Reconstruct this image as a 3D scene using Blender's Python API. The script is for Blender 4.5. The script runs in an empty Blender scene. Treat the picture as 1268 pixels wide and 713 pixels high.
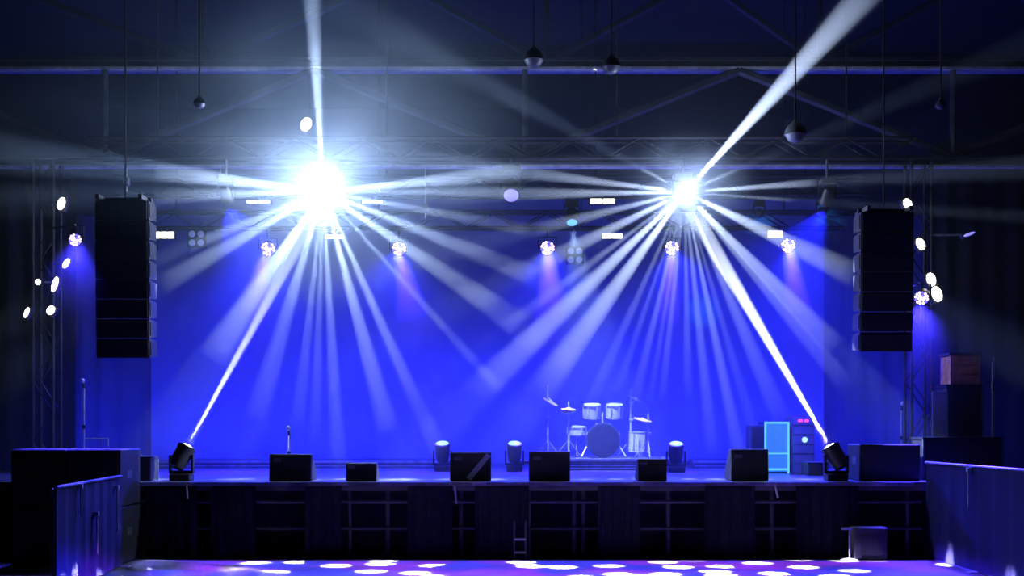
import bpy, bmesh, math, random
from mathutils import Vector, Matrix
random.seed(7)
PI = math.pi
S = bpy.context.scene
C = S.collection

# ------------------------------------------------------------------ camera, world, exposure, big lights
F, HOR, EYE = 1482.0, 530.0, 1.72          # focal length in px of the 1268 px frame, horizon row, eye height
cam = bpy.data.cameras.new('camera'); cam.sensor_width = 36; cam.lens = 36 * F / 1268
cam.shift_y = (HOR - 356.5) / 1268; cam.clip_end = 200
co = bpy.data.objects.new('camera', cam); C.objects.link(co)
co.location = (0, 0, EYE); co.rotation_euler = (PI / 2, 0, 0); S.camera = co
w = bpy.data.worlds.new('world'); S.world = w; w.use_nodes = True
w.node_tree.nodes['Background'].inputs[0].default_value = (.05, .08, .3, 1)
w.node_tree.nodes['Background'].inputs[1].default_value = .01
vs = S.view_settings; vs.view_transform = 'Standard'; vs.look = 'None'; vs.gamma = 1; vs.exposure = 0
vs.use_curve_mapping = False
cy = S.cycles
cy.max_bounces = 4; cy.diffuse_bounces = 2; cy.glossy_bounces = 2; cy.transmission_bounces = 3
cy.volume_bounces = 0; cy.transparent_max_bounces = 256; cy.use_denoising = True
cy.sample_clamp_indirect = 4; cy.caustics_reflective = False; cy.caustics_refractive = False

def P(x, y, D):
    """a pixel of the photograph at depth D (metres in front of the camera)"""
    return Vector(((x - 634) / F * D, D, EYE + (HOR - y) / F * D))

# levels of the lamps
K_LEFT_GLOW, K_RIGHT_GLOW = 62.0, 20.0
K_BEAM = 1350.0
K_BATTEN, K_PAR = 78.0, 130.0
K_FLOOR_WASH, K_FLOOR_DOT = 5500.0, 32000.0
HAZE, BEAM_HAZE = .018, .12
DECK, FRONT, BACK = 1.0, 16.0, 25.0        # stage height, stage front, backdrop
D_LAMP = 17.5
DD_KIT = 20.9
LAMP_L, LAMP_R = P(400, 237, D_LAMP), P(848, 238, D_LAMP)

def light(name, kind, loc, energy, color, size=.05, aim=None, angle=40, blend=.3):
    l = bpy.data.lights.new(name, kind); l.energy = energy; l.color = color
    o = bpy.data.objects.new(name, l); C.objects.link(o); o.location = loc
    if kind == 'SPOT':
        l.spot_size = math.radians(angle); l.spot_blend = blend
    if kind in ('SPOT', 'POINT'): l.shadow_soft_size = size
    if aim is not None: o.rotation_euler = (Vector(aim) - Vector(loc)).to_track_quat('-Z', 'Y').to_euler()
    return o

def math_node(nt, op, a, b=None, c=None):
    n = nt.nodes.new('ShaderNodeMath'); n.operation = op
    for i, v in enumerate((a, b, c)):
        if v is None: continue
        if isinstance(v, (int, float)): n.inputs[i].default_value = v
        else: nt.links.new(v, n.inputs[i])
    return n.outputs[0]

def map_range(nt, v, a, b, c=0., d=1., smooth=True):
    n = nt.nodes.new('ShaderNodeMapRange'); n.clamp = True
    if smooth: n.interpolation_type = 'SMOOTHSTEP'
    nt.links.new(v, n.inputs[0])
    for i, q in enumerate((a, b, c, d)): n.inputs[1 + i].default_value = q
    return n.outputs[0]

def fan_lamp(name, loc, color, glow, beams):
    """a point source whose optics throw a soft forward glow plus a fan of narrow beams [(direction, half angle, strength)]"""
    o = light(name, 'POINT', loc, 4 * PI, color, .03)
    l = o.data; l.use_nodes = True; nt = l.node_tree
    em = [n for n in nt.nodes if n.type == 'EMISSION'][0]
    g = nt.nodes.new('ShaderNodeNewGeometry')
    d = g.outputs['Incoming']
    sx = nt.nodes.new('ShaderNodeSeparateXYZ'); nt.links.new(d, sx.inputs[0])
    tot = map_range(nt, sx.outputs[1], .6, -.35, 0, glow)
    for dr, ha, st in beams:
        dn = nt.nodes.new('ShaderNodeVectorMath'); dn.operation = 'DOT_PRODUCT'
        nt.links.new(d, dn.inputs[0]); dn.inputs[1].default_value = dr
        tot = math_node(nt, 'ADD', tot, map_range(nt, dn.outputs['Value'], math.cos(ha * 1.25), math.cos(ha * .45), 0, st))
    nt.links.new(tot, em.inputs['Strength'])
    return o

# ------------------------------------------------------------------ materials
M = {}
def mat(name, col, rough=.6, metal=0., var=.25, scale=8., bump=0., spec=.5):
    m = bpy.data.materials.new(name); m.use_nodes = True; nt = m.node_tree
    b = nt.nodes['Principled BSDF']
    b.inputs['Roughness'].default_value = rough; b.inputs['Metallic'].default_value = metal
    b.inputs['Specular IOR Level'].default_value = spec
    tc = nt.nodes.new('ShaderNodeTexCoord'); nz = nt.nodes.new('ShaderNodeTexNoise')
    nz.inputs['Scale'].default_value = scale; nz.inputs['Detail'].default_value = 3
    nt.links.new(tc.outputs['Object'], nz.inputs['Vector'])
    r = nt.nodes.new('ShaderNodeValToRGB')
    r.color_ramp.elements[0].color = (*[c * (1 - var) for c in col], 1); r.color_ramp.elements[0].position = .3
    r.color_ramp.elements[1].color = (*[min(1, c * (1 + var)) for c in col], 1); r.color_ramp.elements[1].position = .7
    nt.links.new(nz.outputs[0], r.inputs[0]); nt.links.new(r.outputs[0], b.inputs['Base Color'])
    if bump:
        bp = nt.nodes.new('ShaderNodeBump'); bp.inputs['Strength'].default_value = bump; bp.inputs['Distance'].default_value = .02
        nt.links.new(nz.outputs[0], bp.inputs['Height']); nt.links.new(bp.outputs[0], b.inputs['Normal'])
    M[name] = m; return m
def glow(name, col, st):
    m = bpy.data.materials.new(name); m.use_nodes = True; nt = m.node_tree
    b = nt.nodes['Principled BSDF']; b.inputs['Base Color'].default_value = (.3, .3, .32, 1); b.inputs['Roughness'].default_value = .3
    b.inputs['Emission Color'].default_value = (*col, 1); b.inputs['Emission Strength'].default_value = st
    m.cycles.emission_sampling = 'NONE'
    M[name] = m; return m
def haze_mat(name, dens, col=(1, 1, 1), aniso=0.):
    m = bpy.data.materials.new(name); m.use_nodes = True; nt = m.node_tree; nt.nodes.clear()
    o = nt.nodes.new('ShaderNodeOutputMaterial'); v = nt.nodes.new('ShaderNodeVolumeScatter')
    v.inputs['Color'].default_value = (*col, 1); v.inputs['Density'].default_value = dens; v.inputs['Anisotropy'].default_value = aniso
    nt.links.new(v.outputs[0], o.inputs['Volume']); m.cycles.volume_sampling = 'MULTIPLE_IMPORTANCE'
    m.cycles.homogeneous_volume = True
    M[name] = m; return m
mat('concrete', (.028, .028, .034), .6, 0, .3, 1.5, .12, .25)
mat('black_wall', (.006, .007, .009), .9)
mat('ceiling_paint', (.012, .014, .018), .9)
mat('steel', (.14, .15, .19), .5, .5)
mat('truss_alloy', (.010, .010, .012), .6, .0)
mat('girder_paint', (.045, .05, .065), .6, .1)
mat('lit_flange', (.6, .6, .66), .5, .2)  # lit lower edge of the girders put into a paler colour
mat('grey_box', (.05, .055, .07), .7)
mat('black_plastic', (.012, .012, .016), .45)
mat('black_paint', (.018, .019, .026), .55, 0, .3, 30, .1)
mat('grille', (.03, .032, .045), .5, .4, .5, 90, .3)
mat('chrome', (.85, .86, .9), .3, .55)
mat('alloy_edge', (.6, .62, .7), .3, .9)
mat('stage_ply', (.13, .13, .15), .3, 0, .3, 4, .05)
mat('riser_black', (.14, .14, .17), .4)
mat('skirt', (.016, .014, .05), .9, 0, .4, 12)
mat('backdrop', (.62, .62, .66), .95, 0, .05, 2)
mat('side_cloth', (.22, .22, .26), .95, 0, .1, 2)
mat('panel_cloth', (.014, .014, .1), .9, 0, .15, 3, .1)
mat('glint_cable_white', (.75, .78, .85), .5, 0, .08, 20)  # pale cable colour; also light streak and edge glints put into colour
mat('brown_wood', (.6, .27, .11), .6, 0, .3, 10)
mat('drum_shell', (.62, .62, .68), .25, .1, .3, 60)
mat('drum_head', (.03, .03, .07), .4)
mat('drum_white', (.8, .8, .85), .35)
mat('brass', (.8, .76, .62), .3, .6)
mat('cabinet_blue', (.05, .06, .1), .5)
mat('dull_lens', (.03, .03, .06), .5, 0)
mat('cable', (.008, .008, .008), .8)
glow('lamp_white', (.95, .97, 1), 40)
glow('lamp_warm', (1, .96, .8), 7)
glow('led_pale', (1, .97, .82), 4)
glow('led_white', (.85, .92, 1), 2.2)
glow('led_violet', (.7, .5, 1), 2.8)
glow('led_blue', (.12, .1, 1), 1.8)
glow('led_cyan', (.1, .5, 1), 1.2)
glow('lens_blue', (.25, .22, 1), 1.2)
glow('lens_ice', (.35, .75, 1), 1.5)
glow('blinder_dim', (.25, .35, .9), .35)
glow('red_led', (1, .03, .12), 2.5)
glow('cabinet_light', (.015, .22, .95), .75)
glow('cabinet_tube', (.12, .62, 1), 1.0)
haze_mat('haze', HAZE, (.75, .85, 1)); haze_mat('beam_haze', BEAM_HAZE)

# ------------------------------------------------------------------ geometry helpers
def box(bm, c, s, rot=None):
    m = Matrix.Translation(Vector(c))
    if rot is not None: m = m @ rot.to_4x4()
    r = bmesh.ops.create_cube(bm, size=1, matrix=m @ Matrix.Diagonal((*s, 1)))
    return r['verts']
def tube(bm, a, b, r, n=8, r2=None):
    a, b = Vector(a), Vector(b); d = b - a
    m = Matrix.Translation((a + b) / 2) @ d.to_track_quat('Z', 'Y').to_matrix().to_4x4()
    bmesh.ops.create_cone(bm, cap_ends=True, segments=n, radius1=r, radius2=r if r2 is None else r2, depth=d.length, matrix=m)
def lathe(bm, prof, n=20, m=None):
    """prof [(radius, z)] turned about z; ends closed"""
    rings = []
    for r, z in prof:
        rings.append([bm.verts.new((r * math.cos(2 * PI * k / n), r * math.sin(2 * PI * k / n), z)) for k in range(n)])
    for a, b in zip(rings, rings[1:]):
        for k in range(n): bm.faces.new((a[k], a[(k + 1) % n], b[(k + 1) % n], b[k]))
    bm.faces.new(rings[0][::-1]); bm.faces.new(rings[-1])
    if m is not None: bmesh.ops.transform(bm, matrix=m, verts=[v for q in rings for v in q])
def prism(bm, pts, y0, y1):
    """outline pts [(x, z)] pushed from y0 to y1"""
    a = [bm.verts.new((x, y0, z)) for x, z in pts]; b = [bm.verts.new((x, y1, z)) for x, z in pts]
    n = len(pts); bm.faces.new(a); bm.faces.new(b[::-1])
    for k in range(n): bm.faces.new((a[k], b[k], b[(k + 1) % n], a[(k + 1) % n]))
def prism_x(bm, pts, x0, x1):
    a = [bm.verts.new((x0, y, z)) for y, z in pts]; b = [bm.verts.new((x1, y, z)) for y, z in pts]
    n = len(pts); bm.faces.new(a); bm.faces.new(b[::-1])
    for k in range(n): bm.faces.new((a[k], b[k], b[(k + 1) % n], a[(k + 1) % n]))
def mesh(name, bm, material, bevel=0., smooth=False):
    if bevel:
        bmesh.ops.bevel(bm, geom=[e for e in bm.edges], offset=bevel, segments=1, affect='EDGES', clamp_overlap=True)
    bmesh.ops.recalc_face_normals(bm, faces=bm.faces)
    me = bpy.data.meshes.new(name); bm.to_mesh(me); bm.free(); me.materials.append(M[material])
    if smooth:
        for p in me.polygons: p.use_smooth = True
        me.set_sharp_from_angle(angle=math.radians(40))
    return me
def link(name, me, parent=None, loc=(0, 0, 0)):
    o = bpy.data.objects.new(name, me); C.objects.link(o); o.location = loc
    if parent is not None: o.parent = parent
    return o
def obj(name, bm, material, parent=None, loc=(0, 0, 0), bevel=0., smooth=False):
    return link(name, mesh(name, bm, material, bevel, smooth), parent, loc)
def tag(o, label, cat, group=None):
    o['label'] = label; o['category'] = cat
    if group: o['group'] = group
    return o
def thing(name, label, cat, loc=(0, 0, 0), rotz=0, group=None):
    o = bpy.data.objects.new(name, None); C.objects.link(o); o.location = loc; o.rotation_euler = (0, 0, rotz)
    o.empty_display_size = .2
    return tag(o, label, cat, group)
def struct(name, bm, material):
    o = obj(name, bm, material); o['kind'] = 'structure'; return o
def B(*boxes):
    bm = bmesh.new()
    for c, s in boxes: box(bm, c, s)
    return bm
def aimed(o, d, up='Y'):
    o.rotation_mode = 'QUATERNION'; o.rotation_quaternion = Vector(d).to_track_quat('Z', up)

# ------------------------------------------------------------------ the hall
struct('floor', B(((0, 13, -.05), (28, 36, .1))), 'concrete')
struct('ceiling', B(((0, 13, 10.05), (28, 36, .1))), 'ceiling_paint')
struct('wall_left', B(((-14.05, 13, 5), (.1, 36, 10))), 'black_wall')
struct('wall_right', B(((14.05, 13, 5), (.1, 36, 10))), 'black_wall')
struct('wall_back', B(((0, 31.05, 5), (28.2, .1, 10))), 'black_wall')
struct('wall_front', B(((0, -5.05, 5), (28.2, .1, 10))), 'black_wall')

# roof girders
def girder(label, D, zb, zt, xs, half, chord=.17):
    t = thing('roof_girder', label, 'girder', (0, D, 0))
    for z in (zb, zt):
        bm = B(((0, 0, z + chord / 2), (2 * half, .03, chord)), ((0, 0, z + chord - .02), (2 * half, .2, .04)))
        ch = obj('chord', bm, 'girder_paint', t)
        obj('lower_flange', B(((0, 0, z + .02), (2 * half, .12, .04))), 'lit_flange', ch)
    for a, b in zip(xs, xs[1:]):
        up = xs.index(a) % 2 == 0
        bm = bmesh.new(); tube(bm, (a, 0, zb + chord if up else zt), (b, 0, zt if up else zb + chord), .07, 6)
        obj('brace', bm, 'girder_paint', t)
    for k, a in enumerate(xs):
        if k % 2 == 0:
            bm = B(((a, 0, zb + chord + .12), (.5, .025, .24))); obj('gusset_plate', bm, 'girder_paint', t)
            bm = bmesh.new(); tube(bm, (a, 0, zb + chord), (a, 0, zt), .05, 6); obj('strut', bm, 'girder_paint', t)
    for sx in (-1, 1):
        bm = B(((sx * (half - .15), 0, zb / 2), (.3, .24, zb))); obj('column', bm, 'girder_paint', t)
    return t
DG = 18.4
zb, zt = P(0, 208, DG).z, P(0, 87, DG).z
girder('grey steel roof girder with zigzag braces crossing above both bright lamps', DG, zb, zt,
       [P(x, 0, DG).x for x in (-405, -140, 130, 390, 650, 915, 1180, 1440, 1700)], 13.5)
girder('higher roof girder behind, only its lower braces in view under the ceiling', 21.0, 7.95, 9.6,
       [-13, -9.2, -5.4, -2.1, .6, 3.3, 5.4, 8.2, 11.5], 13.5)

# ------------------------------------------------------------------ stage
stage = thing('stage_platform', 'wide black stage with scaffold rails and dark skirt panels along its front', 'stage', (0, FRONT, 0))
SX0, SX1 = P(150, 0, FRONT).x, P(1145, 0, FRONT).x
obj('deck', B(((0, 5.5, DECK - .06), (19.4, 11, .12))), 'stage_ply', stage)
obj('edge_trim', B(((0, -.012, DECK - .03), (SX1 - SX0, .024, .05))), 'alloy_edge', stage)
for z in (P(0, 622, FRONT).z, P(0, 655, FRONT).z):
    bm = bmesh.new(); tube(bm, (SX0, .12, z), (SX1, .12, z), .024); obj('rail', bm, 'steel', stage)
leg = None
for x in (165, 300, 430, 478, 570, 655, 712, 724, 830, 960, 1040, 1130):
    X = P(x, 0, FRONT).x
    if leg is None:
        bm = bmesh.new(); tube(bm, (0, 0, .02), (0, 0, DECK - .12), .03); box(bm, (0, 0, .01), (.14, .14, .02)); leg = mesh('leg', bm, 'steel')
    link('leg', leg, stage, (X, .22, 0))
obj('back_skirt', B(((0, .9, .43), (19.2, .03, .86))), 'skirt', stage)
for x0, x1 in ((180, 245), (262, 318), (378, 424), (505, 560), (588, 655), (740, 792), (872, 934), (985, 1062)):
    a, b = P(x0, 0, FRONT).x, P(x1, 0, FRONT).x
    bm = bmesh.new(); n = max(6, int((b - a) / .05)); v0 = v1 = None
    for k in range(n + 1):
        x = a + (b - a) * k / n; y = -.05 + .022 * math.sin(k * 1.9)
        q0, q1 = bm.verts.new((x, y, .01)), bm.verts.new((x, y * .4 - .02, DECK - .05))
        if v0: bm.faces.new((v0, q0, q1, v1))
        v0, v1 = q0, q1
    bmesh.ops.solidify(bm, geom=bm.faces[:], thickness=.008)
    obj('skirt_panel', bm, 'skirt', stage)

for px, wpx in ((225, 26), (352, 10), (421, 20), (478, 16), (594, 18), (789, 18), (955, 14), (1088, 16)):
    obj('edge_glint', B(((P(px, 0, FRONT).x, -.029, DECK - .026), (wpx / F * FRONT, .008, .05))), 'glint_cable_white', stage)  # stage-edge highlights painted as pale strips
for px, ln in ((232, .17), (563, .24), (959, .16)):
    bm = bmesh.new(); tube(bm, (P(px, 0, FRONT).x, -.05, DECK - .05), (P(px, 0, FRONT).x + .03, -.09, DECK - .05 - ln), .014); obj('hanging_cable', bm, 'glint_cable_white', stage)

def riser(label, x0, x1, D0, D1, h):
    t = thing('stage_riser', label, 'riser', ((x0 + x1) / 2, D0, DECK))
    wd = x1 - x0
    obj('top', B(((0, (D1 - D0) / 2, h - .03), (wd, D1 - D0, .06))), 'riser_black', t)
    obj('edge_trim', B(((0, -.008, h - .02), (wd, .016, .04))), 'alloy_edge', t)
    obj('front_board', B(((0, .05, (h - .06) / 2), (wd - .06, .03, h - .06))), 'riser_black', t)
    for z in (.04, .085):
        if z < h - .08: obj('slat', B(((0, .028, z), (wd - .06, .014, .02))), 'alloy_edge', t)
    for sx in (-1, 1):
        for y in (.1, D1 - D0 - .1): obj('leg', B(((sx * (wd / 2 - .06), y, (h - .06) / 2), (.06, .06, h - .06))), 'steel', t)
    return t
DR = 20.3
riser('drum riser with bright metal edge carrying the drum kit', P(668, 0, DR).x, P(852, 0, DR).x, DR, 22.4, .20)
riser('long low riser with slatted front upstage of the tall mic stand', P(186, 0, 21.5).x, P(545, 0, 21.5).x, 21.5, 23.2, .135)
riser('short low riser beside the glowing cyan cabinet', P(858, 0, 21.5).x, P(925, 0, 21.5).x, 21.5, 23.2, .135)

# backdrop and side cloths
def cloth(name, label, x0, x1, y, z0, z1, amp, wl, material, cat='curtain'):
    bm = bmesh.new(); n = max(8, int((x1 - x0) / wl * 10)); prev = None
    for k in range(n + 1):
        x = x0 + (x1 - x0) * k / n; yy = amp * math.sin(2 * PI * (x - x0) / wl) + .4 * amp * math.sin(2 * PI * (x - x0) / wl / 2.7 + 1)
        q = (bm.verts.new((x, y + yy, z0)), bm.verts.new((x, y + yy * .7, z1)))
        if prev: bm.faces.new((prev[0], q[0], q[1], prev[1]))
        prev = q
    bmesh.ops.solidify(bm, geom=bm.faces[:], thickness=.01)
    return tag(obj(name, bm, material, smooth=True), label, cat)
BX0, BX1 = P(187, 0, BACK).x, P(1020, 0, BACK).x
cloth('backdrop_curtain', 'large pale backdrop cloth lit blue behind the drum kit', BX0, BX1, BACK, DECK, 6.6, .012, .9, 'backdrop')
cloth('side_curtain', 'dim side cloth behind the tall boom stand', -9.4, BX0 - .02, BACK + .25, DECK, 6.2, .05, .45, 'side_cloth')
cloth('side_curtain', 'dark side cloth upstage of the brown crate', BX1 + .02, 9.4, BACK + .25, DECK, 6.2, .05, .45, 'side_cloth')
cloth('masking_drape', 'black masking drape behind the white lamp string', -9.3, P(95, 0, 20.5).x, 20.5, DECK, 6.0, .06, .4, 'skirt')
cloth('masking_drape', 'black masking drape beyond the two thin silver poles', P(1150, 0, 20.5).x, 9.3, 20.5, DECK, 6.0, .06, .4, 'skirt')

# ------------------------------------------------------------------ box trusses
def truss(label, D, z, x0, x1, h=.30, top=10.0):
    t = thing('lighting_truss', label, 'truss', ((x0 + x1) / 2, D, z)); L = x1 - x0
    bm = bmesh.new(); tube(bm, (-L / 2, 0, 0), (L / 2, 0, 0), .025); ch = mesh('chord', bm, 'truss_alloy')
    for y in (-h / 2, h / 2):
        for zz in (0, h): link('chord', ch, t, (0, y, zz))
    bays = int(L / .5); s = L / bays
    bm = bmesh.new(); tube(bm, (-s / 2, 0, 0), (s / 2, 0, h), .012, 6); b1 = mesh('brace', bm, 'truss_alloy')
    bm = bmesh.new(); tube(bm, (-s / 2, 0, h), (s / 2, 0, 0), .012, 6); b2 = mesh('brace', bm, 'truss_alloy')
    for k in range(bays):
        for y in (-h / 2, h / 2): link('brace', b1 if k % 2 else b2, t, (-L / 2 + (k + .5) * s, y, 0))
    bm = bmesh.new(); tube(bm, (0, 0, h), (0, 0, top - z), .012, 6); hg = mesh('hanger_chain', bm, 'cable')
    for k in (-.42, -.14, .14, .42): link('hanger_chain', hg, t, (L * k, 0, 0))
    return t
ZT1 = LAMP_L.z + .56; ZT2 = P(0, 243, 20).z; ZT3 = P(0, 283, 22.5).z
truss('front lighting truss carrying the two brightest lamps', 17.95, ZT1, -6.3, 6.0)
truss('middle lighting truss carrying thin white light bars', 20.0, ZT2, -6.6, 5.9)
truss('rear lighting truss carrying the violet round lamps', 22.5, ZT3, -7.4, 6.2)

# ------------------------------------------------------------------ lamps
def beam_mesh(a, b, r0, r1, close=True):
    a, b = Vector(a), Vector(b); d = (b - a); n = d.normalized()
    u = n.cross(Vector((0, 1, 0))).normalized(); v = n.cross(u).normalized()
    bm = bmesh.new(); rings = []; N = 12
    for t in (0, .12, .3, .5, .68, .82, .92, 1):
        r = r0 + (r1 - r0) * t; g = math.sqrt(max(.003, 1 - t ** 1.6)) if close else 1
        c = a + d * t
        rings.append([bm.verts.new(c + u * r * math.cos(2 * PI * k / N) + v * r * g * math.sin(2 * PI * k / N)) for k in range(N)])
    for p, q in zip(rings, rings[1:]):
        for k in range(N): bm.faces.new((p[k], p[(k + 1) % N], q[(k + 1) % N], q[k]))
    bm.faces.new(rings[0][::-1]); bm.faces.new(rings[-1])
    return bm

def moving_head(label, loc, aim, scale=1., hang=True, lens='dull_lens', group=None, lens_r=.13, cat='stage light', hold=None):
    """loc is the middle of the head; base above it when it hangs, below it when it stands"""
    t = thing('moving_head_light', label, cat, loc, 0, group); s = scale; sg = 1 if hang else -1
    bm = bmesh.new(); box(bm, (0, 0, sg * .34 * s), (.34 * s, .30 * s, .12 * s)); obj('base', bm, 'black_plastic', t, bevel=.015 * s)
    bm = bmesh.new(); box(bm, (0, 0, sg * .255 * s), (.40 * s, .10 * s, .05 * s))
    for sx in (-1, 1): box(bm, (sx * .185 * s, 0, sg * .12 * s), (.035 * s, .10 * s, .30 * s))
    obj('yoke', bm, 'black_plastic', t)
    bm = bmesh.new(); lathe(bm, [(.07 * s, -.22 * s), (.12 * s, -.20 * s), (.15 * s, -.05 * s), (.15 * s, .12 * s), (.16 * s, .15 * s), (.16 * s, .19 * s), (.135 * s, .195 * s)], 24)
    h = obj('head', bm, 'black_plastic', t, smooth=True); aimed(h, aim)
    bm = bmesh.new(); lathe(bm, [(lens_r * s, 0), (lens_r * s * .92, .012 * s), (lens_r * s * .6, .022 * s), (.02 * s, .028 * s)], 24)
    obj('lens', bm, lens, h, (0, 0, .196 * s), smooth=True)
    if hang:
        bm = bmesh.new(); box(bm, (0, 0, .405 * s), (.24 * s, .06 * s, .02)); q = (hold[1] - .03 if hold else .5 * s); dy = hold[0] if hold else 0
        tube(bm, (0, 0, .4 * s), (0, dy, max(q, .42 * s)), .02); obj('clamp', bm, 'steel', t)
    return t

def fan(lamp, loc, specs, dy=-.14):
    """specs (pixel x, pixel y, half width px at its end, strength): denser haze shaped as light beams from loc; returns the beam list"""
    out = []
    for x, y, hw, st in specs:
        e = P(x, y, loc.y); L0 = (e - loc).length
        D = loc.y + dy * L0; e = P(x, y, D); d = (e - loc); L = d.length; n = d / L
        r1 = hw / F * D; ha = math.atan(r1 / L)
        a = loc + n * .30
        o = obj('light_beam', beam_mesh(a - lamp.location, e - lamp.location, r1 * .30 / L + .004, r1), 'beam_haze', lamp)  # body of denser haze shaped to the beam
        out.append((n, ha, st * K_BEAM))
    return out
lampL = moving_head('dazzling white moving lamp hung under the girder, brightest of all', LAMP_L + Vector((0, .36, 0)), (0, -1, -.12), 1.25, True, 'lamp_white', hold=(-.05, .53))
lampR = moving_head('smaller starburst moving lamp on the front truss with many thin white rays', LAMP_R + Vector((0, .25, 0)), (0, -1, -.1), .8, True, 'lamp_white', hold=(.05, .56))
beamsL = fan(lampL, LAMP_L, [
    (384, -40, 13, 1.3), (262, 445, 22, .75), (316, 520, 17, .45), (368, 530, 10, .5), (390, 545, 9, .55), (420, 585, 12, .8), (482, 535, 15, 1.0), (510, 490, 10, .6),
    (612, 475, 8, .9), (650, 405, 19, .6), (670, 345, 15, .6), (660, 285, 10, .5), (655, 212, 14, .9), (640, 238, 8, .6), (545, 560, 12, .3),
    (190, 212, 14, .9), (190, 243, 12, .5), (200, 352, 15, .5), (235, 305, 9, .5)])
beamsR = fan(lampR, LAMP_R, [
    (1085, -22, 21, 2.3), (1012, 226, 6, 1.1), (1058, 340, 18, .6), (1035, 430, 16, .75), (1050, 480, 13, .5), (968, 520, 14, .45), (918, 575, 10, .9), (882, 560, 10, .6), (935, 540, 8, .35),
    (852, 490, 7, .5), (820, 490, 6, .65), (805, 495, 5, .55), (786, 495, 7, .65), (764, 485, 6, .45), (730, 500, 9, .4), (668, 485, 21, 1.0), (588, 488, 22, 1.1), (630, 402, 9, .6),
    (652, 335, 14, .6), (660, 285, 10, .5), (640, 240, 9, .9), (650, 214, 9, .8), (795, 209, 3, .3), (915, 209, 3, .3), (985, 248, 3, .8)])
fan_lamp('lamp_source', LAMP_L, (.5, .66, 1), K_LEFT_GLOW, beamsL)
fan_lamp('lamp_source', LAMP_R, (.55, .68, 1), K_RIGHT_GLOW, beamsR)
# thin haze over the stage and a thicker puff of smoke round the dazzling lamp
def puff_mat(name, dens, col=(.72, .84, 1)):
    m = bpy.data.materials.new(name); m.use_nodes = True; nt = m.node_tree; nt.nodes.clear()
    o = nt.nodes.new('ShaderNodeOutputMaterial'); v = nt.nodes.new('ShaderNodeVolumeScatter')
    tc = nt.nodes.new('ShaderNodeTexCoord'); ln = nt.nodes.new('ShaderNodeVectorMath'); ln.operation = 'LENGTH'
    nt.links.new(tc.outputs['Object'], ln.inputs[0]); v.inputs['Color'].default_value = (*col, 1)
    g = map_range(nt, ln.outputs['Value'], 1., .35, 0, dens)
    nz = nt.nodes.new('ShaderNodeTexNoise'); nz.inputs['Scale'].default_value = 2.2; nz.inputs['Detail'].default_value = 2
    nt.links.new(tc.outputs['Object'], nz.inputs['Vector'])
    nt.links.new(math_node(nt, 'MULTIPLY', g, map_range(nt, nz.outputs[0], .33, .66, .25, 1.3)), v.inputs['Density'])
    nt.links.new(v.outputs[0], o.inputs['Volume']); m.cycles.volume_sampling = 'EQUIANGULAR'; m.cycles.volume_step_rate = 2.0
    M[name] = m
puff_mat('puff', .13); puff_mat('thin_puff', .034, (.5, .72, 1))
hz = obj('stage_haze', B(((0, 20.72, 4.6), (17.6, 8.2, 7.15))), 'haze'); hz['kind'] = 'stuff'; tag(hz, 'thin haze hanging over the whole stage', 'haze')
bm = bmesh.new(); bmesh.ops.create_icosphere(bm, subdivisions=3, radius=1)
pf = obj('smoke_puff', bm, 'puff', None, P(425, 185, 17.2)); pf.scale = (3.3, 1.6, 2.8); pf['kind'] = 'stuff'
tag(pf, 'bluish smoke drifting round and above the dazzling lamp', 'smoke')

bm = bmesh.new(); bmesh.ops.create_icosphere(bm, subdivisions=3, radius=1)
pf = obj('smoke_puff', bm, 'puff', None, LAMP_R + Vector((0, -.3, 0))); pf.scale = (1.1, .8, .9); pf['kind'] = 'stuff'  # extra smoke added to enlarge the glow round this lamp
tag(pf, 'small puff of smoke added to widen the glow of the starburst lamp', 'smoke')
bm = bmesh.new(); bmesh.ops.create_icosphere(bm, subdivisions=3, radius=1)
pf = obj('smoke_veil', bm, 'thin_puff', None, P(300, 110, 16.9)); pf.scale = (6.4, 2.0, 3.6); pf['kind'] = 'stuff'
tag(pf, 'wide thin veil of smoke in front of the roof girder', 'smoke')

# the two moving lamps standing at the stage front
def floor_mover(label, px, py, D, tx, ty, TD, watts, r0, hw):
    c = P(px, py, D); e = Vector(TD); tl = e; n = (e - c).normalized(); e = e - n * .3; TD = e.y
    t = moving_head(label, c, n, .82, False, 'lamp_white', lens_r=.1)
    a = c + n * .22; L = (e - c).length
    r1 = hw / F * TD
    obj('light_beam', beam_mesh(a - c, e - c, r0, r1), 'beam_haze', t)
    light('mover_source', 'SPOT', c + n * .20, watts, (.75, .84, 1), .02, tl, 2 * math.degrees(math.atan((r1 + .02) / L)), .15)
    return t
# head centre is .40 m * .82 above the deck
zc = DECK + .40 * .82
def deck_row(D): return HOR + (EYE - zc) / D * F
floor_mover('black moving lamp standing beside the small black case, its thin beam tilted up', 225, deck_row(16.4), 16.4, 0, 0, LAMP_L + Vector((0, .3, 0)), 42000, .065, 8)
floor_mover('black moving lamp standing beside the glowing cabinet, throwing the thickest white beam', 1035, deck_row(16.4), 16.4, 0, 0, LAMP_R + Vector((0, .2, 0)), 110000, .09, 10)

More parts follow.
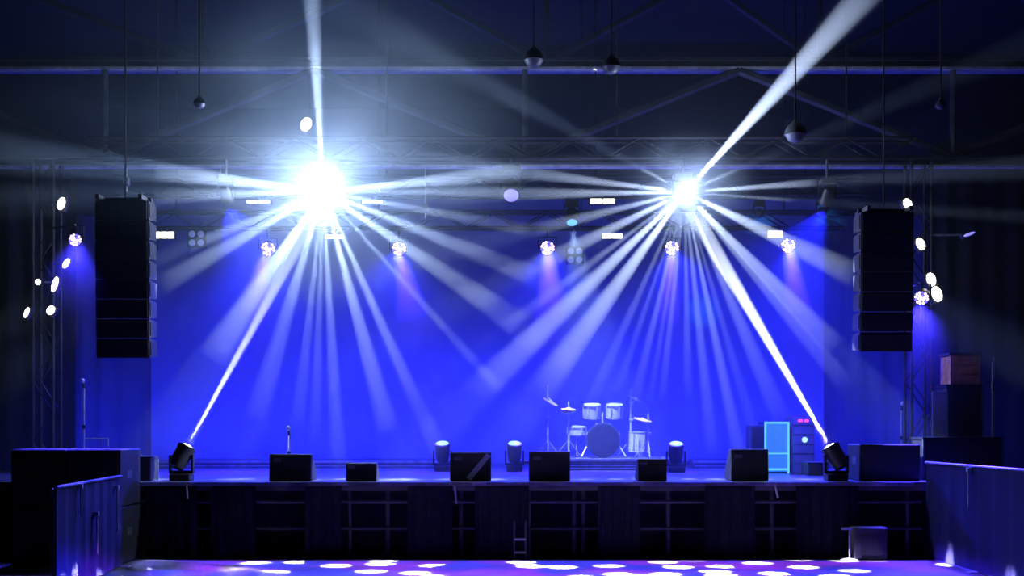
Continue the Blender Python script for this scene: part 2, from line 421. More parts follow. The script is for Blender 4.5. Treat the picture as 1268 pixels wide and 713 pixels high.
# centre moving lamp; unseen ceiling lamp throws blue violet wash and white dots
LC = P(633, 234, 17.75)
moving_head('moving lamp with pale blue lens hung midway between the two bright lamps', LC, (0, -.7, -.7), .85, True, 'lens_blue', hold=(.05, ZT1 - LC.z))
def dot_lamp(loc):
    o = light('dot_source', 'POINT', loc, 4 * PI, (1, 1, 1), .02); l = o.data; l.use_nodes = True; nt = l.node_tree
    em = [n for n in nt.nodes if n.type == 'EMISSION'][0]
    g = nt.nodes.new('ShaderNodeNewGeometry'); sx = nt.nodes.new('ShaderNodeSeparateXYZ'); nt.links.new(g.outputs['Incoming'], sx.inputs[0])
    dz = math_node(nt, 'MAXIMUM', math_node(nt, 'MULTIPLY', sx.outputs[2], -1.), .05)
    u = math_node(nt, 'MULTIPLY', math_node(nt, 'DIVIDE', sx.outputs[0], dz), loc.z)
    v = math_node(nt, 'MULTIPLY', math_node(nt, 'DIVIDE', sx.outputs[1], dz), loc.z)
    cb = nt.nodes.new('ShaderNodeCombineXYZ'); nt.links.new(u, cb.inputs[0]); nt.links.new(v, cb.inputs[1])
    vo = nt.nodes.new('ShaderNodeTexVoronoi'); vo.voronoi_dimensions = '2D'; vo.inputs['Scale'].default_value = 1.7
    nt.links.new(cb.outputs[0], vo.inputs['Vector'])
    sc = nt.nodes.new('ShaderNodeSeparateColor'); nt.links.new(vo.outputs['Color'], sc.inputs[0])
    on = map_range(nt, sc.outputs[0], .42, .6)
    dot = math_node(nt, 'MULTIPLY', map_range(nt, vo.outputs['Distance'], .36, .26), on)
    # barn doors: only forward of the lamp, away from the stage
    door = math_node(nt, 'MULTIPLY', map_range(nt, v, 2.2, 1.95), map_range(nt, v, -3.0, -1.0))
    door = math_node(nt, 'MULTIPLY', door, math_node(nt, 'MULTIPLY', map_range(nt, u, -5.3, -4.9), map_range(nt, u, 5.4, 5.1)))
    near = math_node(nt, 'MULTIPLY', math_node(nt, 'MULTIPLY', dot, door), K_FLOOR_DOT)
    wash = math_node(nt, 'MULTIPLY', door, K_FLOOR_WASH)
    nz = nt.nodes.new('ShaderNodeTexNoise'); nz.noise_dimensions = '2D'; nz.inputs['Scale'].default_value = .9; nt.links.new(cb.outputs[0], nz.inputs['Vector'])
    rp = nt.nodes.new('ShaderNodeValToRGB'); nt.links.new(nz.outputs[0], rp.inputs[0])
    rp.color_ramp.elements[0].position = .4; rp.color_ramp.elements[0].color = (.05, .04, 1, 1)
    rp.color_ramp.elements[1].position = .65; rp.color_ramp.elements[1].color = (.3, .03, 1, 1)
    e2 = nt.nodes.new('ShaderNodeEmission'); nt.links.new(rp.outputs[0], e2.inputs[0]); nt.links.new(wash, e2.inputs[1])
    em.inputs['Color'].default_value = (.9, .85, 1, 1); nt.links.new(near, em.inputs['Strength'])
    ad = nt.nodes.new('ShaderNodeAddShader'); nt.links.new(em.outputs[0], ad.inputs[0]); nt.links.new(e2.outputs[0], ad.inputs[1])
    out = [n for n in nt.nodes if n.type == 'OUTPUT_LIGHT'][0]; nt.links.new(ad.outputs[0], out.inputs[0])
HC = Vector((.3, 13.4, 8.9))
moving_head('unseen moving lamp hung from the ceiling over the audience floor, throwing white dots', HC, (0, .15, -1), 1.0, True, 'lens_blue', hold=(0, 1.13))
dot_lamp(HC + Vector((0, .05, -.3)))

# dark moving lamps and small coloured lamps on the trusses
moving_head('blue moving lamp at the end of the front truss, grazed by a thin ray', P(1024, 243, 17.8), (-.1, .6, -.8), .62, True, 'led_blue', hold=(0, ZT1 - P(1024, 243, 17.8).z))
moving_head('small moving lamp glowing cyan under the middle truss', P(708, 268, 19.85), (0, -.5, -.85), .66, True, 'led_cyan', hold=(0, ZT2 - P(708, 268, 19.85).z))

c = P(708, 268, 19.85)
light('kit_source', 'SPOT', c + Vector((.0, -.15, -.2)), 2600, (.45, .62, 1), .05, P(747, 535, DD_KIT), 36, .5)
for px, py, tx in ((280, 240, 420), (1024, 243, 830)):
    c = P(px, py, 17.8)
    light('wash_source', 'SPOT', c + Vector((0, .16, -.2)), 3500, (.012, .016, 1), .06, P(tx, 560, 21.5), 75, .5)
moving_head('blue moving lamp on the front truss between line array and dazzling lamp', P(280, 240, 17.8), (.1, .6, -.8), .62, True, 'led_blue', hold=(0, ZT1 - P(280, 240, 17.8).z))
for px, py, tx, ty in ((868, 268, 870, 385), (940, 264, 940, 272), (1018, 262, 1028, 268)):
    c = P(px, py, 19.85)
    moving_head('small moving lamp on the middle truss throwing a cyan patch ' + {868: 'low on the backdrop', 940: 'beside the starburst lamp', 1018: 'at the backdrop edge'}[px], c, P(tx, ty, 25) - c, .5, True, 'dull_lens', hold=(0, ZT2 - c.z))
    light('cyan_source', 'SPOT', c + (P(tx, ty, 25) - c).normalized() * .16, 700, (.03, .3, 1), .03, P(tx, ty, 25), 9, .9)
# round LED lamps
def par(label, px, py, D, aim, beam=None, group=None, r=.15, watts=None, arm=None, col=(.085, .02, 1), top=None):
    c = P(px, py, D); t = thing('led_par_lamp', label, 'stage light', c, 0, group)
    aim = Vector(aim).normalized()
    bm = bmesh.new(); lathe(bm, [(r * .5, -r * 1.5), (r * .85, -r * 1.35), (r, -r * .4), (r, 0), (r * .93, .005), (r * .93, -.02)], 24)
    h = obj('housing', bm, 'black_plastic', t, smooth=True); aimed(h, aim)
    bm = bmesh.new(); lathe(bm, [(.026, 0), (.024, .012), (.012, .018)], 10); le = mesh('led_lens', bm, 'led_violet', smooth=True)
    bm = bmesh.new(); lathe(bm, [(.026, 0), (.024, .012), (.012, .018)], 10); lb = mesh('led_lens', bm, 'led_blue', smooth=True)
    k = r / .15
    cells = [(0, 0)] + [(.055 * math.cos(a * PI / 3), .055 * math.sin(a * PI / 3)) for a in range(6)] + [(.108 * math.cos(a * PI / 6 + .26), .108 * math.sin(a * PI / 6 + .26)) for a in range(12)]
    for q, (x, y) in enumerate(cells):
        o = link('led_lens', lb if q in (2, 9, 13, 17) else le, h, (x * k, y * k, -.004)); o.scale = (k, k, k)
    bm = bmesh.new()
    hh = top if top else ZT3 - .045 - c.z
    for sx in (-1, 1): box(bm, (sx * (r + .02), 0, .09), (.014, .04, .22))
    box(bm, (0, 0, .2), (2 * r + .054, .04, .014)); tube(bm, (0, 0, .2), (0, 0, hh), .018)
    if arm: tube(bm, (0, 0, hh), arm, .014)
    obj('yoke', bm, 'black_plastic', t)
    if beam:
        ex, ey, hw = beam; e = P(ex, ey, D - 1.0); n = (e - c).normalized(); L = (e - c).length; r1 = hw / F * D
        obj('light_beam', beam_mesh(n * .05, e - c, r * .8, r1), 'beam_haze', t)
        light('par_wash', 'SPOT', c + aim * .06 + Vector((0, 0, -.04)), 5000, (.02, .025, 1), .08, (c.x, 18.6, DECK), 75, .6)
        light('par_source', 'SPOT', c + aim * .06, watts or K_PAR * 30, col, .06, e, 2 * math.degrees(math.atan(r1 / L)) + 6, .5)
    return t
gp = 'round violet lamps on the rear truss'
par('violet round lamp on the rear truss between cream end bar and dazzling lamp', 332, 308, 22.35, (0, -1, -.25), (312, 395, 22), gp)
par('violet round lamp on the rear truss between dazzling lamp and centre moving lamp', 494, 308, 22.35, (0, -1, -.25), (512, 395, 20), gp)
par('violet round lamp on the rear truss beside the lower four-cell lamp', 678, 307, 22.35, (0, -1, -.25), (684, 400, 22), gp)
par('violet round lamp straight below the starburst lamp', 832, 307, 22.35, (0, -1, -.25), (826, 400, 16), gp)
par('violet round lamp beside the short pale light bar at the truss end', 976, 304, 22.35, (0, -1, -.25), (990, 390, 18), gp)
par('round lamp at the truss end, under the cream bar beside the line array', 186, 308, 22.35, (.2, -1, -.25), None, gp, r=.12)
TL = P(58, 0, 18).x; TR = P(1137, 0, 18).x
par('blue round lamp on the tower behind the white lamp string', 93, 297, 17.5, (.45, -1, -.2), None, r=.10, top=.22, arm=(TL + .15 - P(93, 0, 17.5).x, .295, .22))
par('blue round lamp on the tower below the biggest white flood lamp', 1141, 369, 17.3, (-.5, -1, -.5), None, r=.115, top=.22, arm=(TR - .15 - P(1141, 0, 17.3).x, .52, .22))
light('side_blue', 'SPOT', P(93, 297, 17.5) + Vector((.1, -.2, -.05)), 5000, (.06, .04, 1), .08, (-5.2, 13.5, .7), 50, .6)
light('side_blue', 'SPOT', P(1141, 369, 17.3) + Vector((-.12, -.22, -.12)), 9000, (.05, .03, 1), .08, (5.5, 14.6, .6), 60, .6)

# light bars
def led_bar(label, px, py, D, wpx, hpx, lens, n, group=None):
    zh = ZT2 if D < 21 else ZT3; dd = .06 if D < 21 else .2; D = D - dd
    c = P(px, py, D); t = thing('light_bar', label, 'stage light', c, 0, group); wd = wpx / F * D; h = hpx / F * D
    obj('housing', B(((0, .04, 0), (wd + .03, .07, h + .03))), 'black_plastic', t, bevel=.008)
    for k in range(n):
        a = wd / n
        obj('lens', B(((-wd / 2 + (k + .5) * a, -.003, 0), (a * .9, .012, h))), lens, t, bevel=.004)
    bm = bmesh.new(); tube(bm, (0, .05, h / 2), (0, dd - .02, zh - .04 - c.z), .015); obj('clamp', bm, 'steel', t)
    return t
led_bar('thin white light bar between the dazzling lamp and a dim four-cell lamp', 320, 250, 19.85, 30, 4, 'led_white', 2)
led_bar('thin white light bar on the middle truss between dazzling lamp and centre moving lamp', 461, 250, 19.85, 27, 3, 'led_white', 2)
led_bar('thick pale light bar on the middle truss just beside the starburst lamp', 746, 249, 19.85, 32, 6, 'led_pale', 2)
led_bar('cream light bar at the rear truss end beside the hanging speakers', 203, 291, 22.35, 26, 8, 'led_pale', 3)
led_bar('small two-cell light bar straight below the dazzling lamp', 414, 293, 22.35, 25, 5, 'led_white', 2)
led_bar('cream light bar on the rear truss below the thick pale bar', 758, 292, 22.35, 26, 6, 'led_pale', 2)
led_bar('short cream light bar touching the last violet lamp', 960, 290, 22.35, 20, 8, 'led_pale', 1)

def blinder(label, px, py, D):
    c = P(px, py, D); t = thing('blinder_lamp', label, 'stage light', c)
    obj('housing', B(((0, .06, 0), (.33, .1, .33))), 'black_plastic', t, bevel=.01)
    for sx in (-1, 1):
        for sz in (-1, 1):
            bm = bmesh.new(); lathe(bm, [(.062, 0), (.058, .016), (.03, .026)], 16, Matrix.Rotation(PI / 2, 4, 'X'))
            obj('lamp_cell', bm, 'blinder_dim', t, (sx * .08, .01, sz * .08), smooth=True)
    bm = bmesh.new(); tube(bm, (0, .1, .12), (0, .205 if ZT3 - c.z < .3 else .25, ZT3 - (.0 if ZT3 - c.z < .3 else .045) - c.z), .018); obj('clamp', bm, 'steel', t)
blinder('dim four-cell lamp on the rear truss beside the cream bar', 243, 295, 22.1)
blinder('dim four-cell lamp below the cyan lamp', 712, 316, 22.1)

# lighting towers with white flood lamps
def tower(label, X, D, z1):
    t = thing('truss_tower', label, 'truss tower', (X, D, DECK + .002)); h = .30; H = z1 - DECK
    bm = bmesh.new(); tube(bm, (0, 0, .02), (0, 0, H), .025); ch = mesh('chord', bm, 'black_paint')
    for sx in (-1, 1):
        for sy in (-1, 1): link('chord', ch, t, (sx * h / 2, sy * h / 2, 0))
    n = int(H / .45); s = (H - .06) / n
    bm = bmesh.new(); tube(bm, (-h / 2, 0, 0), (h / 2, 0, s), .012, 6); b1 = mesh('brace', bm, 'black_paint')
    bm = bmesh.new(); tube(bm, (h / 2, 0, 0), (-h / 2, 0, s), .012, 6); b2 = mesh('brace', bm, 'black_paint')
    for k in range(n):
        for sy in (-1, 1): link('brace', b1 if k % 2 else b2, t, (0, sy * h / 2, k * s + .03))
    obj('base_plate', B(((0, 0, .01), (.38, .5, .02))), 'black_paint', t)
    return t
tower('dark truss tower behind the string of white flood lamps', TL, 18, 5.7)
tower('dark truss tower holding the biggest white flood lamp', TR, 18, 5.7)
def flood(label, px, py, D, ln, wd, tilt, lens='lamp_warm', arm=None, group=None):
    """small flood lamp with a long glass, tilted in its yoke"""
    c = P(px, py, D); t = thing('flood_lamp', label, 'flood lamp', c, 0, group); R = Matrix.Rotation(tilt, 3, 'Y')
    L, W = .85 * ln / F * D, .8 * wd / F * D
    bm = bmesh.new(); box(bm, (0, .05, 0), (W + .03, .09, L + .03), None); bmesh.ops.transform(bm, matrix=R.to_4x4(), verts=bm.verts[:]); obj('housing', bm, 'black_plastic', t)
    bm = bmesh.new(); lathe(bm, [(W * .16, -L * .5), (W * .36, -L * .38), (W * .5, -L * .12), (W * .5, L * .12), (W * .36, L * .38), (W * .16, L * .5)], 14); bmesh.ops.transform(bm, matrix=R.to_4x4(), verts=bm.verts[:]); obj('lamp_glass', bm, lens, t, smooth=True)
    if arm: end = Vector((0, .05, 0)) + Vector(arm)
    else:
        X = TL if c.x < 0 else TR; end = Vector((X + (.15 if c.x > X else -.15) - c.x, 17.80 - c.y, .02))
    bm = bmesh.new(); tube(bm, (0, .05, 0), end, .014); obj('bracket', bm, 'steel', t)
gf = 'white flood lamps on the side towers'
zA = .38
flood('white flood lamp highest of the string above the blue round lamp', 76, 252, 17.6, 18, 11, .3)
flood('white flood lamp just below the blue round lamp, tilted', 82, 326, 17.6, 15, 8, .55)
flood('long thin white flood lamp in the middle of the string', 68, 352, 17.6, 22, 8, .3)
flood('white flood lamp lowest of the string beside the masking drape', 63, 384, 17.6, 13, 11, .6)
flood('small round white lamp beside the long thin flood lamp', 47, 349, 17.6, 8, 8, 0)
flood('slim white lamp standing apart lowest beside the tower', 33, 387, 17.6, 15, 6, .35)
flood('white flood lamp highest above the big double one', 1124, 253, 17.6, 17, 12, -.4)
flood('white flood lamp between the highest and the big double one', 1140, 302, 17.6, 18, 12, -.45)
flood('big pale flood lamp, upper half of the double one', 1153, 346, 17.6, 19, 13, -.3)
flood('big pale flood lamp, lower half of the double one', 1160, 364, 17.42, 22, 15, -.35)
flood('greenish white lamp hung on the girder above the dazzling lamp', 379, 154, 18.2, 20, 16, .4, 'led_pale', arm=(0, .12, .83))
flood('slim violet-lit lamp high beyond the big double flood lamp', 1200, 290, 17.6, 4, 18, -.35, 'lens_blue')

# pendant lamps on the girders, unlit
def pendant(label, px, py, D, r, drop, ztop):
    c = P(px, py, D); t = thing('pendant_lamp', label, 'pendant lamp', c)
    bm = bmesh.new(); lathe(bm, [(r, -r * .15), (r * .97, r * .05), (r * .75, r * .55), (r * .3, r * .95), (.03, r * 1.1)], 20); obj('shade', bm, 'black_paint', t, smooth=True)
    bm = bmesh.new(); lathe(bm, [(r * .3, -r * .75), (r * .62, -r * .6), (r * .85, -r * .2), (r * .9, -r * .14)], 20); obj('diffuser', bm, 'dull_lens', t, smooth=True)
    bm = bmesh.new(); tube(bm, (0, 0, r), (0, 0, ztop - c.z), .012, 6); obj('cord', bm, 'cable', t)
pendant('unlit pendant lamp hung above the thick pale light bar', 757, 82, 16.8, .14, 0, 10)
pendant('unlit pendant lamp hung above the centre moving lamp', 661, 73, 16.6, .15, 0, 10)
pendant('unlit pendant lamp hung lowest of all, beside the slanting upward beam', 985, 165, 16.7, .16, 0, 10)
pendant('small unlit pendant lamp near the end of the girder', 1165, 130, 16.6, .08, 0, 10)
pendant('small unlit pendant lamp hung above the dim four-cell lamp and cream end bar', 247, 128, 16.6, .09, 0, 10)

# chain hoists hanging from the girder
def hoist(label, px, y0, y1, D):
    c = P(px, y1, D); t = thing('chain_hoist', label, 'hoist', c)
    bm = bmesh.new(); tube(bm, (0, 0, .12), (0, 0, zb - c.z + .01), .01, 6); obj('chain', bm, 'chrome', t)
    obj('motor', B(((0, 0, .05), (.10, .10, .14))), 'steel', t, bevel=.02)
    bm = bmesh.new(); tube(bm, (0, 0, -.02), (0, 0, -.10), .014, 6); obj('hook', bm, 'chrome', t)
hoist('chain hoist hanging beside the hanging speakers top', 157, 205, 229, DG)
hoist('chain hoist hanging between hanging speakers and dazzling lamp', 273, 205, 236, DG)
hoist('chain hoist hanging just beside the centre moving lamp', 527, 205, 262, DG)

# ------------------------------------------------------------------ hanging line arrays
def line_array(label, x0, x1, y0, y1, D, n, curve):
    wd = (x1 - x0) / F * D; c = P((x0 + x1) / 2, y1, D); H = (y1 - y0) / F * D; hh = H / n
    t = thing('line_array', label, 'loudspeaker', c)
    pts = [(-.0, .004), (.36, .03), (.36, hh - .03), (-.0, hh - .004)]
    bm = bmesh.new(); prism_x(bm, pts, -wd / 2, wd / 2); cab = mesh('cabinet', bm, 'black_paint')
    bm = B(((0, -.008, hh / 2), (wd * .94, .016, hh * .86))); gr = mesh('grille', bm, 'grille')
    bm = B(((0, .05, hh / 2), (.012, .05, hh * .7))); rg = mesh('rigging_plate', bm, 'black_plastic')
    for k in range(n):
        a = curve * (1 - k / n); y = .06 * (1 - k / n) ** 2
        o = link('cabinet', cab, t, (0, y, k * hh)); o.rotation_euler = (a, 0, 0)
        link('grille', gr, o); link('rigging_plate', rg, o, (wd / 2 + .006, 0, 0)); link('rigging_plate', rg, o, (-wd / 2 - .006, 0, 0))
    obj('bumper_frame', B(((0, .15, H + .03), (wd, .06, .06)), ((-wd * .4, .15, H + .03), (.05, .6, .06)), ((wd * .4, .15, H + .03), (.05, .6, .06))), 'black_paint', t)
    bm = bmesh.new(); tube(bm, (0, .15, H + .05), (0, .15, 10 - c.z), .012, 6); obj('chain', bm, 'cable', t)
line_array('black hanging line array in front of the cream light bar end', 118, 184, 248, 443, 16.6, 8, .04)
line_array('black hanging line array near the biggest white flood lamp', 1066, 1131, 262, 435, 16.6, 7, .04)

# ------------------------------------------------------------------ subwoofers, cases, monitors
def sub(label, cx, y, z, wd, h, dp=.8, group=None):
    t = thing('subwoofer', label, 'subwoofer', (cx, y, z), 0, group)
    obj('cabinet', B(((0, dp / 2 + .03, h / 2), (wd, dp, h))), 'black_paint', t, bevel=.012)
    obj('grille', B(((0, .018, h / 2), (wd * .92, .02, h * .86))), 'grille', t)
    for sx in (-1, 1): obj('handle', B(((sx * (wd / 2 - .008), dp * .5, h * .55), (.02, .18, .1))), 'steel', t)
zt2 = P(0, 556, 15.2).z; xs = [P(x, 0, 15.2).x for x in (20, 87.5, 155)]
for i, nm in enumerate(('next to the masking drape', 'next to the stage')):
    for j, lv in enumerate(('bottom', 'top')):
        sub('black subwoofer, %s of its stack, %s' % (lv, nm), (xs[i] + xs[i + 1]) / 2, 15.0, j * zt2 / 2 + .001 * (j + 1), xs[1] - xs[0] - .01, zt2 / 2 - .002)
a, b = P(1064, 0, 16.35).x, P(1139, 0, 16.35).x
sub('lone black subwoofer standing on the stage end', (a + b) / 2, 16.3, DECK + .001, b - a, P(0, 550, 16.35).z - DECK, .6)

def flight_case(label, x0, x1, yt, D, z0, dp=.5, name='flight_case'):
    a, b = P(x0, 0, D).x, P(x1, 0, D).x; h = P(0, yt, D).z - z0
    t = thing(name, label, 'case', ((a + b) / 2, D, z0)); wd = b - a
    obj('body', B(((0, dp / 2, h / 2 + .002), (wd - .02, dp - .02, h - .02))), 'black_paint', t)
    for sx in (-1, 1):
        for sy in (0, 1):
            obj('edge_rail', B(((sx * (wd / 2 - .012), sy * dp + (.012 if sy == 0 else -.012), h / 2), (.024, .024, h))), 'steel', t)
    obj('lid', B(((0, dp / 2, h - .02), (wd, dp, .035))), 'black_plastic', t)
    return t
flight_case('small upright black case beside the leaning moving lamp', 163, 187, 565, 16.3, DECK, .35)
flight_case('long low black case behind the cloth barrier with two poles beyond', 1143, 1242, 541, 16.6, DECK, .6)
flight_case('tall dark case tower under the brown crate', 1172, 1218, 476, 17.4, DECK, .5)
flight_case('low dark case beside the thick-beam moving lamp', 1000, 1026, 572, 18.2, DECK, .4)

def wedge(label, x0, x1, yt, D, dp=.5, group=None):
    a, b = P(x0, 0, D).x, P(x1, 0, D).x; h = P(0, yt, D).z - DECK; wd = b - a
    t = thing('stage_monitor', label, 'stage monitor', ((a + b) / 2, D, DECK), 0, group)
    bm = bmesh.new(); prism_x(bm, [(0, .004), (dp, .004), (dp, h * .25), (.16, h), (.03, h)], -wd / 2, wd / 2); obj('cabinet', bm, 'black_paint', t, bevel=.01)
    bm = bmesh.new(); d = Vector((0, dp - .16, -h * .75)); u = d.normalized(); n = Vector((0, .75 * h, dp - .16)).normalized()
    m = Vector((0, .16, h)) + d * .5 + n * .008
    box(bm, m, (wd * .9, d.length * .9, .014), Matrix(((1, 0, 0), (0, u.y, n.y), (0, u.z, n.z))).to_3x3()); obj('grille', bm, 'grille', t)
    for k in range(3): obj('vent_slat', B(((0, .012 - .02, h * (.25 + .16 * k)), (wd * .62, .012, .014))), 'black_plastic', t)
    obj('socket_plate', B(((-wd * .3, -.006, h * .78), (.10, .012, .05))), 'steel', t)
    return t, wd, h
wedge('stage monitor in front of the short mic stand', 333, 385, 562, 16.25)
wedge('smaller stage monitor next to the one before the mic stand', 428, 466, 573, 16.25, .42)
t, wd, h = wedge('stage monitor with a painted slanting light streak on its back', 557, 608, 560, 16.25)
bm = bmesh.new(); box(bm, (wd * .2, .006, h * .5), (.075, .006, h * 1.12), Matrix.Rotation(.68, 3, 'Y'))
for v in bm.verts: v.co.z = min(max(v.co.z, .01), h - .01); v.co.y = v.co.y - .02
obj('light_streak', bm, 'glint_cable_white', t)  # streak of light across the monitor painted as a pale strip
wedge('stage monitor between the streaked monitor and the smallest monitor', 655, 706, 559, 16.25)
wedge('smallest stage monitor in front of the drum riser end', 790, 826, 568, 16.25, .42)
wedge('stage monitor in front of the narrow dark speaker cabinet', 905, 952, 556, 16.25)

# cloth barriers beside the floor
def barrier(label, p0, p1, h, brackets):
    d = Vector((p1[0] - p0[0], p1[1] - p0[1], 0)); L = d.length; rz = math.atan2(d.y, d.x)
    t = thing('cloth_barrier', label, 'barrier', (p0[0], p0[1], 0), rz)
    bm = bmesh.new(); n = 40; prev = None
    for k in range(n + 1):
        x = L * k / n; y = .012 * math.sin(k * 1.1) + .008 * math.sin(k * 2.3)
        q = (bm.verts.new((x, y, .015)), bm.verts.new((x, y * .3, h)))
        if prev: bm.faces.new((prev[0], q[0], q[1], prev[1]))
        prev = q
    bmesh.ops.solidify(bm, geom=bm.faces[:], thickness=.012); obj('cloth_panel', bm, 'panel_cloth', t, smooth=True)
    bm = bmesh.new(); tube(bm, (0, 0, h + .012), (L, 0, h + .012), .018); obj('top_rail', bm, 'steel', t)
    for x in (.02, L / 2, L - .02):
        bm = bmesh.new(); tube(bm, (x, .04, 0), (x, .04, h), .02); box(bm, (x, .04, .005), (.12, .3, .01)); obj('post', bm, 'steel', t)
    for x, z0, z1, sy in brackets:
        bm = bmesh.new(); tube(bm, (x, sy * .035, z0), (x, sy * .035, z1), .012); box(bm, (x, sy * .03, z1), (.05, .05, .05)); obj('clamp', bm, 'chrome', t)
pl0, pl1 = P(70, 605, 12.05), P(150, 590, 14.9)
barrier('blue-lit cloth barrier in front of the four stacked subwoofers', pl0, pl1, 1.11, [(.8, .78, 1.1, -1), (1.5, .3, .75, -1), (2.5, .45, 1.0, -1)])
barrier('blue-lit cloth barrier before the long low case', (5.5, 15.9), (5.56, 12.6), 1.25, [(1.5, .75, 1.22, -1)])

# grey box and pole on the floor in front of the stage
c = P(1075, 690, 15.7)
t = thing('floor_monitor', 'grey monitor box standing on the floor before the stage end', 'stage monitor', (c.x, 15.57, 0))
obj('cabinet', B(((0, .15, .22), (.44, .3, .42))), 'grey_box', t, bevel=.02)
obj('grille', B(((.02, -.006, .2), (.32, .014, .26))), 'grille', t)
c = P(1052, 690, 15.6)
t = thing('short_pole', 'short bright metal pole beside the grey monitor box', 'pole', (c.x, 15.6, 0))
bm = bmesh.new(); tube(bm, (0, 0, .02), (0, 0, .40), .014); obj('tube', bm, 'chrome', t)
bm = bmesh.new(); lathe(bm, [(.12, 0), (.12, .012), (.03, .03)], 16); obj('base', bm, 'steel', t)
bm = bmesh.new(); box(bm, (-.04, 0, .41), (.13, .05, .03)); obj('clamp', bm, 'chrome', t)
c = P(644, 665, 15.6)
t = thing('step_ladder', 'small bright metal step against the stage front under a skirt gap', 'step', (c.x, 15.72, 0))
for sx in (-1, 1): bm = bmesh.new(); tube(bm, (sx * .075, 0, 0), (sx * .075, 0, .5), .012); obj('side_rail', bm, 'steel', t)
for z in (.09, .26): obj('tread', B(((0, 0, z), (.15, .12, .02))), 'chrome', t)

# ------------------------------------------------------------------ backline
ZR = DECK + .20; DD = 20.9
def stand_legs(t, z=.02, r=.22, n=3, h=.3, m='chrome'):
    for k in range(n):
        a = 2 * PI * k / n + .5
        bm = bmesh.new(); tube(bm, (0, 0, h), (r * math.cos(a), r * math.sin(a), .012), .009, 6); obj('leg', bm, m, t)
c = P(747, 567, DD); R = 20.5 / F * DD; W = .42
t = thing('bass_drum', 'bass drum with dark blue-lit front head at the heart of the kit', 'drum', (c.x, DD, ZR))
RX = Matrix.Rotation(PI / 2, 4, 'X')
bm = bmesh.new(); lathe(bm, [(R, -W), (R, 0)], 32, Matrix.Translation((0, 0, R + .02)) @ RX); obj('shell', bm, 'drum_shell', t, smooth=True)
bm = bmesh.new(); lathe(bm, [(R * .97, 0), (R * .97, .012)], 32, Matrix.Translation((0, -.002, R + .02)) @ RX); obj('front_head', bm, 'drum_head', t, smooth=True)
bm = bmesh.new(); lathe(bm, [(R + .004, -.05), (R + .012, -.05), (R + .012, .01), (R - .012, .012)], 32, Matrix.Translation((0, 0, R + .02)) @ RX); hoop = obj('hoop', bm, 'cabinet_blue', t, smooth=True)
for k in range(8):
    a = 2 * PI * k / 8 + .39; bm = bmesh.new(); box(bm, (0, 0, 0), (.025, .06, .04)); obj('tension_lug', bm, 'chrome', t, ((R + .012) * math.cos(a), .05, R + .02 + (R + .012) * math.sin(a)))
for sx in (-1, 1):
    bm = bmesh.new(); tube(bm, (sx * R * .95, .05, R * .75), (sx * (R + .1), -.1, .02), .014); obj('spur_leg', bm, 'chrome', t)
bm = bmesh.new(); tube(bm, (0, .16, 2 * R), (0, .16, 2 * R + .22), .016); obj('tom_post', bm, 'chrome', t)

def drum(name, label, px, py, wpx, hpx, D, legs=None, tilt=.2, stand=None):
    c = P(px, py, D); R = wpx / 2 / F * D; H = hpx / F * D; t = thing(name, label, 'drum', c)
    Rt = Matrix.Rotation(tilt, 4, 'X')
    bm = bmesh.new(); lathe(bm, [(R, -H / 2), (R, H / 2)], 24, Rt); obj('shell', bm, 'drum_shell', t, smooth=True)
    for z, nm in ((H / 2, 'batter_head'), (-H / 2, 'resonant_head')):
        bm = bmesh.new(); lathe(bm, [(R * .96, -.004), (R * .96, .006)], 24, Rt @ Matrix.Translation((0, 0, z))); obj(nm, bm, 'drum_white', t)
        bm = bmesh.new(); lathe(bm, [(R + .003, -.012), (R + .01, -.01), (R + .01, .01), (R + .003, .012)], 24, Rt @ Matrix.Translation((0, 0, z))); obj('rim', bm, 'chrome', t, smooth=True)
    for k in range(6):
        a = 2 * PI * k / 6; bm = bmesh.new(); box(bm, ((R + .01) * math.cos(a), (R + .01) * math.sin(a), 0), (.02, .02, H * .8)); bmesh.ops.transform(bm, matrix=Rt, verts=bm.verts[:]); obj('tension_rod', bm, 'chrome', t)
    if legs:
        for k in range(3):
            a = 2 * PI * k / 3 + .5; bm = bmesh.new(); tube(bm, ((R + .015) * math.cos(a), (R + .015) * math.sin(a), H * .2), ((R + .03) * math.cos(a), (R + .03) * math.sin(a), ZR + .004 - c.z), .009, 6); obj('leg', bm, 'chrome', t)
    if stand:
        bm = bmesh.new(); tube(bm, (0, 0, -H / 2), (0, 0, ZR + .3 - c.z), .014); obj('stand_pole', bm, 'chrome', t)
        for k in range(3):
            a = 2 * PI * k / 3 + .5; bm = bmesh.new(); tube(bm, (0, 0, ZR + .3 - c.z), (.22 * math.cos(a), .22 * math.sin(a), ZR + .01 - c.z), .009, 6); obj('leg', bm, 'chrome', t)
    return t
drum('tom_drum', 'sparkling tom drum on the bass drum, toward the hi-hat', 733, 509, 20, 16, DD + .18)
drum('tom_drum', 'sparkling tom drum on the bass drum, toward the tall cymbal boom', 761, 509, 19, 16, DD + .18)
drum('snare_drum', 'shallow snare drum on a stand next to the hi-hat', 714, 533, 22, 9, DD + .55, None, .1, True)
drum('floor_tom', 'deep floor tom on three legs under the tall cymbal boom', 790, 547, 25, 24, DD + .35, True, 0)

